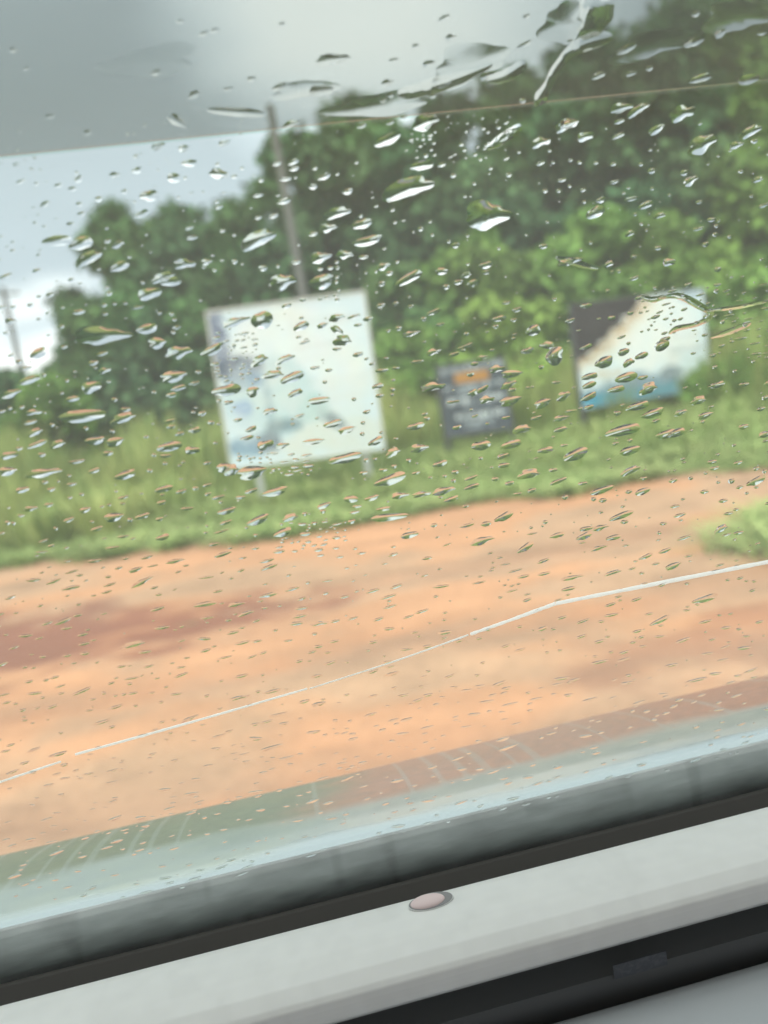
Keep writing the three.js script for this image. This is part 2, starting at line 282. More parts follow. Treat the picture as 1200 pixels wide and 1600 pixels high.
function board(name, label, corners, depthL, depthR, texture, posts, frameMat, footDrop, thick = 0.03, bare) {
  const [tl, tr, br, bl] = [atDepth(...corners[0], depthL), atDepth(...corners[1], depthR), atDepth(...corners[2], depthR), atDepth(...corners[3], depthL)];
  const left = tl.clone().add(bl).multiplyScalar(0.5), right = tr.clone().add(br).multiplyScalar(0.5), mid = left.clone().add(right).multiplyScalar(0.5);
  const w = Math.hypot(right.x - left.x, right.z - left.z), h = ((tl.y - bl.y) + (tr.y - br.y)) / 2, turn = -Math.atan2(right.z - left.z, right.x - left.x), lean = Math.atan2(right.y - left.y, w);
  const t = thing(name, label, 'sign', [mid.x, -0.03, mid.z], turn), y = mid.y + 0.03;
  const face = new THREE.MeshStandardMaterial({ map: texture, roughness: 0.75 });
  const p = add('panel', new THREE.PlaneGeometry(w, h), face, t); p.geometry = box(w, h, thick, 0, 0, 0); p.position.set(0, y, 0); p.rotation.z = lean;
  const fw = 0.035; for (const [bw, bh, x, yy] of [[w + 2 * fw, fw, 0, h / 2 + fw / 2], [w + 2 * fw, fw, 0, -h / 2 - fw / 2], [fw, h, -w / 2 - fw / 2, 0], [fw, h, w / 2 + fw / 2, 0]]) { const f = add('frame_rail', new RoundedBoxGeometry(bw, bh, thick + 0.03, 2, 0.006), frameMat, t); f.position.set(x * Math.cos(lean) - yy * Math.sin(lean), y + yy * Math.cos(lean) + x * Math.sin(lean), -0.002); f.rotation.z = lean; }
  for (const k of posts) add('post', new RoundedBoxGeometry(0.1, y + h * footDrop, 0.08, 2, 0.01).translate(k * w, (y + h * footDrop) / 2 - 0.02, -thick / 2 - 0.055), frameMat === darkSteel ? darkSteel : steel, t);
  for (const f of [0.28, -0.28]) add('brace_rail', box(w * 0.96, 0.05, 0.035, 0, y + f * h, -thick / 2 - 0.0185), steel, t);
  return t;
}
const faded = canvasTex(960, 960, (g, w, h) => {
  g.fillStyle = '#cbdde8'; g.fillRect(0, 0, w, h);
  smudge(g, 500, 300, 460, 260, '#d9e6ec', 0.3, 1, 400); smudge(g, 620, 860, 420, 110, '#cfd6d2', 0.35, 2, 400); smudge(g, 300, 560, 280, 240, '#b3cfdc', 0.4, 3, 500);
  smudge(g, 40, 170, 55, 200, '#5d6884', 0.5, 4, 260); smudge(g, 130, 350, 150, 70, '#4e5d72', 0.65, 5, 340); smudge(g, 170, 420, 130, 70, '#7d97b4', 0.6, 6);
  smudge(g, 130, 600, 60, 45, '#6f8bc8', 0.55, 7, 150); smudge(g, 285, 640, 24, 200, '#86a2b2', 0.5, 8, 220); smudge(g, 130, 840, 150, 60, '#7d9ab2', 0.6, 9, 300); smudge(g, 360, 740, 120, 40, '#66828f', 0.8, 10, 260); smudge(g, 250, 830, 80, 60, '#566a7a', 0.6, 30, 220);
  g.save(); g.translate(660, 730); g.rotate(0.75); smudge(g, 0, 0, 115, 34, '#5d717c', 0.6, 11, 260); g.restore(); smudge(g, 560, 650, 100, 90, '#9cc4ca', 0.45, 12);
  textRow(g, 440, 900, 110, 42, '#b9bcbb', 0.55, 13); textRow(g, 480, 820, 260, 34, '#b9b9bb', 0.55, 14); textRow(g, 500, 900, 330, 24, '#c9c9c8', 0.5, 15); textRow(g, 520, 930, 480, 30, '#c4c7c4', 0.6, 16); textRow(g, 560, 930, 530, 24, '#cbcdc9', 0.5, 17); textRow(g, 620, 930, 600, 24, '#c4c6c2', 0.6, 18); textRow(g, 640, 940, 680, 20, '#cfcfc4', 0.6, 19); textRow(g, 640, 940, 740, 20, '#cbcbbf', 0.6, 20);
  smudge(g, 480, 480, 470, 470, '#e0ddd2', 0.08, 21, 300); textRow(g, 60, 520, 60, 30, '#c9cccb', 0.5, 22);
});
board('faded_billboard', 'large square faded white billboard with blurred blue print', [[326, 493], [563, 455], [603, 702], [362, 728]], 12.7, 12.7, faded, [-0.36, 0.36], mat([0.62, 0.63, 0.6], 0.6), 0.3);

const slate = canvasTex(640, 680, (g, w, h) => {
  g.fillStyle = '#4d5863'; g.fillRect(0, 0, w, h); smudge(g, 320, 340, 330, 340, '#434c57', 0.25, 31, 400);
  textRow(g, 30, 600, 14, 60, '#cdd6dc', 1.0, 32); g.fillStyle = '#b07c3c'; g.fillRect(150, 82, 330, 100); smudge(g, 320, 130, 160, 48, '#bd8b4b', 0.4, 33, 150);
  textRow(g, 40, 620, 196, 52, '#c3ced6', 1.0, 34); textRow(g, 150, 460, 258, 40, '#c3ced6', 0.95, 35); textRow(g, 60, 600, 318, 66, '#dbe3e8', 1.0, 36); textRow(g, 170, 460, 392, 34, '#b3bfc8', 0.95, 37); textRow(g, 70, 620, 476, 66, '#dbe3e8', 1.0, 38); textRow(g, 180, 470, 552, 44, '#c3ced6', 1.0, 39); textRow(g, 180, 460, 606, 34, '#b3bfc8', 0.95, 40);
});
board('slate_sign', 'small dark slate sign with an orange block and grey lettering', [[684, 574], [786, 560], [799, 667], [697, 683]], 14.0, 14.0, slate, [-0.5, 0.5], darkSteel, 0.42);

const burnt = canvasTex(1000, 780, (g, w, h) => {
  g.fillStyle = '#dcebf2'; g.fillRect(0, 0, w, h);
  smudge(g, 600, 300, 330, 260, '#eef0ee', 0.35, 51, 300); smudge(g, 900, 30, 90, 60, '#a9bccb', 0.5, 52); 
  smudge(g, 380, 690, 380, 75, '#7f98a8', 0.5, 53, 400); smudge(g, 130, 730, 140, 45, '#4397b6', 0.8, 54, 420); smudge(g, 520, 735, 400, 38, '#6298a8', 0.9, 55, 420); smudge(g, 700, 620, 90, 60, '#74848d', 0.5, 56); smudge(g, 420, 620, 120, 60, '#8296a3', 0.4, 57); smudge(g, 850, 720, 130, 60, '#93a79c', 0.5, 65);
  textRow(g, 700, 960, 420, 60, '#a4acad', 0.65, 58); textRow(g, 720, 950, 330, 40, '#b6bcbb', 0.5, 59); textRow(g, 660, 900, 500, 34, '#b0b6b5', 0.5, 60);
  const R = rng(61), e = []; for (let i = 0; i <= 40; i++) { const k = i / 40; e.push([lerp(540, -10, k) + (R() - 0.5) * 56, lerp(-10, 430, Math.pow(k, 0.85)) + (R() - 0.5) * 48]); }
  for (const [grow, col, a] of [[110, '#e6dcc8', 0.4], [66, '#d3ad7a', 0.6], [42, '#9c6428', 1], [22, '#4b2e18', 1]]) for (const [x, y] of e) smudge(g, x + grow * 0.55, y + grow * 0.5, grow, grow * 0.7, col, a * 0.5, Math.floor(x * 13 + y), 16);
  g.fillStyle = '#2e2c2e'; g.beginPath(); g.moveTo(-5, -5); for (const [x, y] of e) g.lineTo(x, y); g.closePath(); g.fill(); smudge(g, 150, 110, 150, 100, '#3b393b', 0.4, 62, 200);
  smudge(g, 210, 545, 120, 40, '#c9ab86', 0.3, 63, 120);
});
board('burnt_billboard', 'white billboard with a burnt black corner and blue lower edge', [[893, 476], [1100, 452], [1108, 604], [909, 641]], 14.0, 14.6, burnt, [-0.49, 0.49], darkSteel, 0.35);

// ---------------------------------------------------------------- the vehicle that the photograph is taken from
const TURN = 8 * RAD, toVehicle = new THREE.Matrix4().makeRotationY(-TURN);
const vehicle = thing('vehicle', 'vehicle cabin with pale door sill and rain spotted side window', 'vehicle', [0, 0, 0], TURN);
const GY = 1.272, GZ = -0.52, LEAN = 12 * RAD, glassUp = new THREE.Vector3(0, Math.cos(LEAN), Math.sin(LEAN)), glassOut = new THREE.Vector3(0, Math.sin(LEAN), -Math.cos(LEAN)).normalize();
const X0 = -1.15, X1 = 1.25;
const sillMat = mat([0.69, 0.70, 0.68], 0.5), rubber = mat([0.042, 0.039, 0.034], 0.7), charcoal = mat([0.085, 0.09, 0.09], 0.65), armMat = mat([0.42, 0.45, 0.47], 0.7), lining = mat([0.42, 0.42, 0.40], 0.9);
const grainTex = dataTex(256, 256, (u, v) => 0.5 + 0.5 * (noise(u * 90, v * 90, 2) - 0.5) + 0.3 * (noise(u * 34, v * 34, 5) - 0.5));
sillMat.map = dataTex(512, 512, (u, v) => { const n = fbm(u * 9, v * 9, 71, 5), d = noise(u * 120, v * 120, 72), k = 0.95 + 0.06 * n + 0.05 * (d - 0.5) - 0.03 * sm(fbm(u * 22, v * 40, 73, 4), 0.62, 0.72); return [k, k, k * 0.995]; }, true);
for (const m of [sillMat, charcoal, armMat]) { m.bumpMap = grainTex; m.bumpScale = 0.0002; }
{ // glass: a misted pane, 4 mm thick, that reaches down into the door
  const pane = mat([0.95, 0.985, 0.968], 0.225, { transmission: 1, ior: 1.5 });
  const mist = dataTex(512, 512, (u, v) => 0.80 + 0.5 * fbm(u * 5, v * 5, 90, 4) * 0.9 - 0.08); mist.repeat.set(1, 1); pane.roughnessMap = mist;
  const H = 0.78, g = box(X1 - X0, H, 0.004, (X0 + X1) / 2, H / 2 - 0.06, 0); const o = add('window_glass', g, pane, vehicle);
  o.position.set(0, GY, GZ); o.rotation.x = LEAN; o.userData.label = 'misted side window glass';
}
{ // door sill trim, rubber seals, dark recess, armrest, outer shoulder
  const sill = smoothPath([[-0.494, 1.258], [-0.49, 1.268], [-0.482, 1.2725], [-0.46, 1.2755], [-0.438, 1.2755], [-0.424, 1.2735], [-0.4155, 1.2685], [-0.413, 1.262], [-0.417, 1.256]], 5);
  const o = add('door_sill', extrudeX([...sill, [-0.494, 1.236]], X0, X1, 1.0), sillMat, vehicle); o.userData.label = 'pale grey door sill trim';
  add('inner_seal', extrudeX(smoothPath([[-0.5165, 1.256], [-0.516, 1.264], [-0.512, 1.268], [-0.506, 1.265], [-0.502, 1.262], [-0.496, 1.258]], 5).concat([[-0.496, 1.22], [-0.512, 1.22]]), X0, X1, 1.0), rubber, vehicle);
  add('door_recess', extrudeX([[-0.47, 1.235], [-0.4205, 1.235], [-0.4205, 1.20], [-0.421, 1.15], [-0.422, 1.05], [-0.47, 1.05]], X0, X1, 0.6), charcoal, vehicle).userData.label = 'dark charcoal upper door panel';
  const arm = smoothPath([[-0.4195, 1.205], [-0.415, 1.219], [-0.402, 1.228], [-0.375, 1.231], [-0.335, 1.230], [-0.318, 1.222], [-0.31, 1.20], [-0.33, 1.15]], 5);
  add('armrest', extrudeX([...arm, [-0.4195, 1.12]], X0, X1, 1.0), armMat, vehicle).userData.label = 'blue grey armrest';
  add('door_panel', extrudeX([[-0.47, 1.048], [-0.419, 1.048], [-0.40, 0.9], [-0.40, 0.62], [-0.47, 0.62]], X0, X1), armMat, vehicle);
}
{ // outer shoulder of the door: wet silver paint
  const paint = mat([1, 1, 1], 1, { metalness: 1, clearcoat: 0.35, clearcoatRoughness: 0.12 });
  const mudMirrorAt = (x, v) => {                                               // muddy bars washed by drips; mirrored road and greenery painted into the colour
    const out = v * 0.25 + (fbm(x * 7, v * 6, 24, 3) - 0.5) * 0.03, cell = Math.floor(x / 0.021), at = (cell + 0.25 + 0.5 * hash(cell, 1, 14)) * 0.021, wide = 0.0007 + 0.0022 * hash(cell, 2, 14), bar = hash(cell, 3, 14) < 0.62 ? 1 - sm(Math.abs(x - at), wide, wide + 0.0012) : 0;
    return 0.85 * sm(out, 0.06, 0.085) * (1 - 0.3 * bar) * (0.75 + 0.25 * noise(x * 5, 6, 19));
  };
  const filmMirrorAt = (x, v) => sm(v * 0.25 + (fbm(x * 11, v * 9, 27, 4) - 0.5) * 0.02, 0.018, 0.03) * (0.55 + 0.45 * fbm(x * 60, v * 30, 33, 3));  // dust film; tan and pale green of mirrored ground and trees painted in
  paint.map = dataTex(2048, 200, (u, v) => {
    const x = u * 2.4 - 1.2, mudMirror = mudMirrorAt(x, v), film = filmMirrorAt(x, v) * 0.6, side = sm(x + 0.12 * (fbm(x * 8, v * 6, 5, 3) - 0.5), -0.06, 0.05), g = 0.8 + 0.4 * noise(x * 160, v * 60, 41);
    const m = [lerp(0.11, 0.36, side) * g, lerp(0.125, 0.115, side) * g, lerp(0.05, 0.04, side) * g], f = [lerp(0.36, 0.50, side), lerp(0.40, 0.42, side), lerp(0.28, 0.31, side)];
    return [0.27, 0.33, 0.345].map((c, k) => lerp(lerp(c, f[k], film), m[k], mudMirror));
  }, true);
  const finish = dataTex(2048, 200, (u, v) => { const x = u * 2.4 - 1.2, mudMirror = mudMirrorAt(x, v), film = filmMirrorAt(x, v) * 0.6; return [1 - mudMirror, lerp(lerp(0.18, 0.5, film), 0.85, mudMirror), 0.6 * (1 - mudMirror) * (1 - film)]; });
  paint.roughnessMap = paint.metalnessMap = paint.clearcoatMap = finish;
  const drips = dataTex(1024, 128, (u, v) => { const s = noise(u * 260, v * 3, 4) * 0.5 + noise(u * 90, v * 2, 7) * 0.5; return 0.4 + 0.35 * s + 0.15 * noise(u * 300, v * 60, 9); });
  paint.bumpMap = drips; paint.bumpScale = 0.0004;
  const prof = smoothPath([[-0.530, 1.256], [-0.535, 1.276], [-0.541, 1.2845], [-0.556, 1.2885], [-0.60, 1.2845], [-0.65, 1.275], [-0.70, 1.2595], [-0.73, 1.2465], [-0.745, 1.22], [-0.755, 1.10], [-0.77, 0.9], [-0.76, 0.6], [-0.72, 0.38]], 5);
  const g = extrudeX([...prof, [-0.53, 0.38]], X0 - 0.5, X1 + 0.6, 1.2), p = g.attributes.position, uv = g.attributes.uv;
  for (let i = 0; i < p.count; i++) uv.setXY(i, (p.getX(i) + 1.2) / 2.4, (-0.53 - p.getZ(i)) / 0.25);
  add('door_shoulder', g, paint, vehicle).userData.label = 'wet silver outer door shoulder mirroring sky with the road reflection partly painted on';
  const wetUv = (g) => { const p = g.attributes.position, uv = g.attributes.uv; for (let i = 0; i < p.count; i++) uv.setXY(i, (p.getX(i) + 1.2) / 2.4, (p.getY(i) - 1.25) / 0.05); return g; };
  const wetRubber = mat([1, 1, 1], 0.45); wetRubber.map = dataTex(1024, 64, (u, v) => { const n = fbm(u * 70, v * 5, 61, 4), d = sm(noise(u * 190, v * 1.2, 62), 0.72, 0.9), k = 0.4 + 1.05 * n - 0.25 * d; return [0.235 * k, 0.245 * k, 0.245 * k]; }, true); wetRubber.bumpMap = drips; wetRubber.bumpScale = 0.0005;
  add('outer_seal', wetUv(extrudeX(smoothPath([[-0.5235, 1.262], [-0.5245, 1.278], [-0.5275, 1.2905], [-0.532, 1.2935], [-0.5355, 1.289], [-0.5360, 1.282]], 5).concat([[-0.5345, 1.25], [-0.5235, 1.25]]), X0, X1, 1.0)), wetRubber, vehicle).userData.label = 'wet grey outer weather strip';
}
function onPlane(px, py, off) {                                           // where a pixel's ray meets the glass plane, moved outwards by off; in vehicle space
  const d = ray(px, py).applyMatrix4(toVehicle), p0 = new THREE.Vector3(0, GY, GZ).addScaledVector(glassOut, off), n = glassOut;
  return EYE.clone().addScaledVector(d, p0.clone().sub(EYE).dot(n) / d.dot(n));
}
{ // smoked rain visor over the top of the window
  const low = onPlane(600, 178, 0.03), smoke = mat([0.69, 0.705, 0.70], 0.13, { transmission: 1, ior: 1.49 });
  const outer = [], inner = [], n = 10;
  for (let i = 0; i <= n; i++) { const k = i / n, y = low.y + k * 0.17, z = low.z + 0.17 * k * 0.2126 + 0.022 * k * k; outer.push([z - 0.0015, y]); inner.push([z + 0.0015, y]); }
  const v = add('rain_visor', extrudeX([...outer, ...inner.reverse()], X0, X1, 0.5), smoke, vehicle); v.userData.label = 'smoky grey rain visor above the window';
  const bead = mat([0.9, 0.97, 0.95], 0.12, { transmission: 1 }); const g = new THREE.CylinderGeometry(0.0007, 0.0007, X1 - X0, 8).rotateZ(Math.PI / 2);
  const b = add('visor_edge', g, bead, vehicle); b.position.set((X0 + X1) / 2, low.y - 0.0008, low.z);
  const tip = new THREE.Vector3(0.01, low.y, low.z), q = new THREE.Matrix4().makeTranslation(tip).multiply(new THREE.Matrix4().makeRotationZ(-0.022)).multiply(new THREE.Matrix4().makeTranslation(tip.clone().negate()));
  v.applyMatrix4(q); b.applyMatrix4(q);                                   // fitted a little out of level
}
{ // lock button in its oval cup on the sill
  const d = ray(673, 1408).applyMatrix4(toVehicle), at = EYE.clone().addScaledVector(d, (1.2755 - EYE.y) / d.y), ringPts = [];
  for (let i = 0; i < 40; i++) ringPts.push(new THREE.Vector3(Math.cos(i / 40 * 6.2832) * 0.0142, 0, Math.sin(i / 40 * 6.2832) * 0.0078));
  const cup = add('lock_cup', new THREE.TubeGeometry(new THREE.CatmullRomCurve3(ringPts, true), 60, 0.0006, 6, true), mat([0.6, 0.61, 0.6], 0.5), vehicle); cup.position.copy(at).add(new THREE.Vector3(0, -0.0004, 0));
  const shadeDisc = add('lock_shade_disc', new THREE.CylinderGeometry(1, 1, 0.0006, 36).scale(0.0142, 1, 0.0078), mat([0.2, 0.2, 0.2], 0.6), vehicle); shadeDisc.position.copy(at).add(new THREE.Vector3(0, 0.0001, 0));  // flat dark disc; shade of the hollow is put into its colour
  const cap = add('lock_button', new THREE.SphereGeometry(1, 24, 12, 0, 6.2832, 0, Math.PI / 2).scale(0.0112, 0.0026, 0.0068), mat([0.66, 0.53, 0.52], 0.55), vehicle); cap.position.copy(at).add(new THREE.Vector3(-0.002, 0.0003, 0)); cap.userData.label = 'pinkish oval lock button';
}
{ // small worn sticker on the dark recess
  const d = ray(1000, 1507).applyMatrix4(toVehicle), at = EYE.clone().addScaledVector(d, -0.4195 / d.z);
  const t = canvasTex(128, 48, (g, w, h) => { g.fillStyle = '#4a4d52'; g.fillRect(0, 0, w, h); smudge(g, 64, 24, 64, 24, '#5b5f64', 0.5, 81, 60); });
  const s = add('sticker', box(0.034, 0.009, 0.0008, 0, 0, 0), new THREE.MeshStandardMaterial({ map: t, roughness: 0.7 }), vehicle); s.position.set(at.x, at.y, -0.4192); s.userData.label = 'small worn grey sticker';
}
{ // the rest of the cabin, out of the frame: roof, floor, far side with its window, bulkheads, wheels
  const skin = mat([0.5, 0.52, 0.53], 0.4, { metalness: 0.4 });
  add('roof_lining', box(X1 - X0, 0.04, 1.72, (X0 + X1) / 2, 2.06, 0.50), lining, vehicle);
  add('roof', box(X1 - X0 + 0.2, 0.03, 1.86, (X0 + X1) / 2, 2.0965, 0.50), skin, vehicle);
  add('window_header', extrudeX([[-0.42, 2.04], [-0.34, 2.04], [-0.345, 1.99], [-0.372, 1.985], [-0.40, 2.0]], X0, X1), lining, vehicle);
  add('cabin_floor', box(X1 - X0, 0.06, 1.9, (X0 + X1) / 2, 0.55, 0.5), charcoal, vehicle);
  add('far_door', box(X1 - X0, 0.70, 0.08, (X0 + X1) / 2, 0.93, 1.42), armMat, vehicle);
  add('far_header', box(X1 - X0, 0.10, 0.06, (X0 + X1) / 2, 1.985, 1.36), lining, vehicle);
  for (const x of [X0, X1]) {
    add('door_pillar', box(0.09, 0.85, 0.05, x, 1.62, -0.42).translate(0, 0, 0), lining, vehicle);
    add('far_pillar', box(0.09, 0.85, 0.05, x, 1.62, 1.40), lining, vehicle);
    add('bulkhead', box(0.05, 0.75, 1.76, x, 0.95, 0.5), charcoal, vehicle);
  }
  for (const [x, z] of [[-0.9, -0.60], [1.2, -0.60], [-0.9, 1.42], [1.2, 1.42]]) {
    const w = new THREE.Group(); w.name = 'wheel'; w.position.set(x, 0.34, z); vehicle.add(w);
    add('tyre', new THREE.TorusGeometry(0.25, 0.09, 12, 32), rubber, w); add('rim', new THREE.CylinderGeometry(0.2, 0.2, 0.1, 24).rotateX(Math.PI / 2), skin, w);
  }
  add('chassis', box(X1 - X0 + 0.4, 0.2, 1.6, (X0 + X1) / 2, 0.40, 0.42), charcoal, vehicle);
}

// ---------------------------------------------------------------- water on the glass
const water = new THREE.MeshPhysicalMaterial({ color: 0xffffff, roughness: 0, transmission: 1, thickness: 0.002, ior: 1.333 });
function dropGeometry(seed, NA, NR, wob, tall = 0.54) {                    // a domed cap with an uneven outline, flat side on the glass: unit half axes
  const R = rng(seed), ph = [R() * 6, R() * 6, R() * 6, R() * 6], pos = [0, 0, tall], idx = [];
  const tail = (R() - 0.5) * wob * 2.4, out = (a) => 1 + tail * Math.cos(a) + wob * (Math.sin(2 * a + ph[0]) * 0.5 + Math.sin(3 * a + ph[1]) * 0.6 + Math.sin(5 * a + ph[2]) * 0.3 + Math.sin(7 * a + ph[3]) * 0.2);
  for (let j = 1; j <= NR; j++) for (let i = 0; i < NA; i++) { const a = i / NA * 6.283185, t = j / NR, r = Math.sin(t * Math.PI / 2), o = lerp(1, out(a), t); pos.push(Math.cos(a) * r * o, Math.sin(a) * r * o, tall * (1 - r * r) * (1 + 0.25 * (1 - r * r)) / 1.25); }
  for (let i = 0; i < NA; i++) idx.push(0, 1 + i, 1 + (i + 1) % NA);
  for (let j = 0; j < NR - 1; j++) for (let i = 0; i < NA; i++) { const a = 1 + j * NA + i, b = 1 + j * NA + (i + 1) % NA; idx.push(a, a + NA, b, b, a + NA, b + NA); }
  const dome = new THREE.BufferGeometry(); dome.setAttribute('position', new THREE.Float32BufferAttribute(pos, 3)); dome.setIndex(idx); dome.computeVertexNormals();
  const bp = [0, 0, 0], bi = [], last = 1 + (NR - 1) * NA; for (let i = 0; i < NA; i++) { bp.push(pos[(last + i) * 3], pos[(last + i) * 3 + 1], 0); bi.push(0, 1 + (i + 1) % NA, 1 + i); }
  const back = new THREE.BufferGeometry(); back.setAttribute('position', new THREE.Float32BufferAttribute(bp, 3)); back.setIndex(bi); back.setAttribute('normal', new THREE.Float32BufferAttribute(bp.map((_, i) => (i % 3 === 2 ? -1 : 0)), 3));
  return mergeGeometries([dome, back]);
}
const big = []; for (let i = 0; i < 14; i++) big.push(dropGeometry(500 + i, 28, 7, 0.05 + 0.019 * i));
const filmShapes = [640, 650, 660].map((k) => dropGeometry(k, 56, 9, 0.3));
const tiny = dropGeometry(77, 14, 4, 0.12, 0.55);
const inVehicle = new THREE.Matrix4().makeRotationY(TURN), FACE = 0.0024;
function dropMatrix(px, py, len, thick, slope, dome = 1) {                 // pixel centre, length and thickness in pixels, slope in degrees (rising to the right)
  const p = onPlane(px, py, FACE), s = Math.sin(slope * RAD), c = Math.cos(slope * RAD);
  const a = onPlane(px + c * len / 2, py - s * len / 2, FACE), b = onPlane(px - s * thick / 2, py - c * thick / 2, FACE);
  const ax = a.sub(p), by = b.sub(p); const bl = by.length(), al = ax.length();
  const ux = ax.clone().normalize(), uy = by.clone().addScaledVector(ux, -by.dot(ux)).normalize();
  const m = new THREE.Matrix4().makeBasis(ux.multiplyScalar(al), uy.multiplyScalar(bl), glassOut.clone().multiplyScalar(Math.min(al, bl) * dome)).setPosition(p);
  return m.premultiply(inVehicle);
}
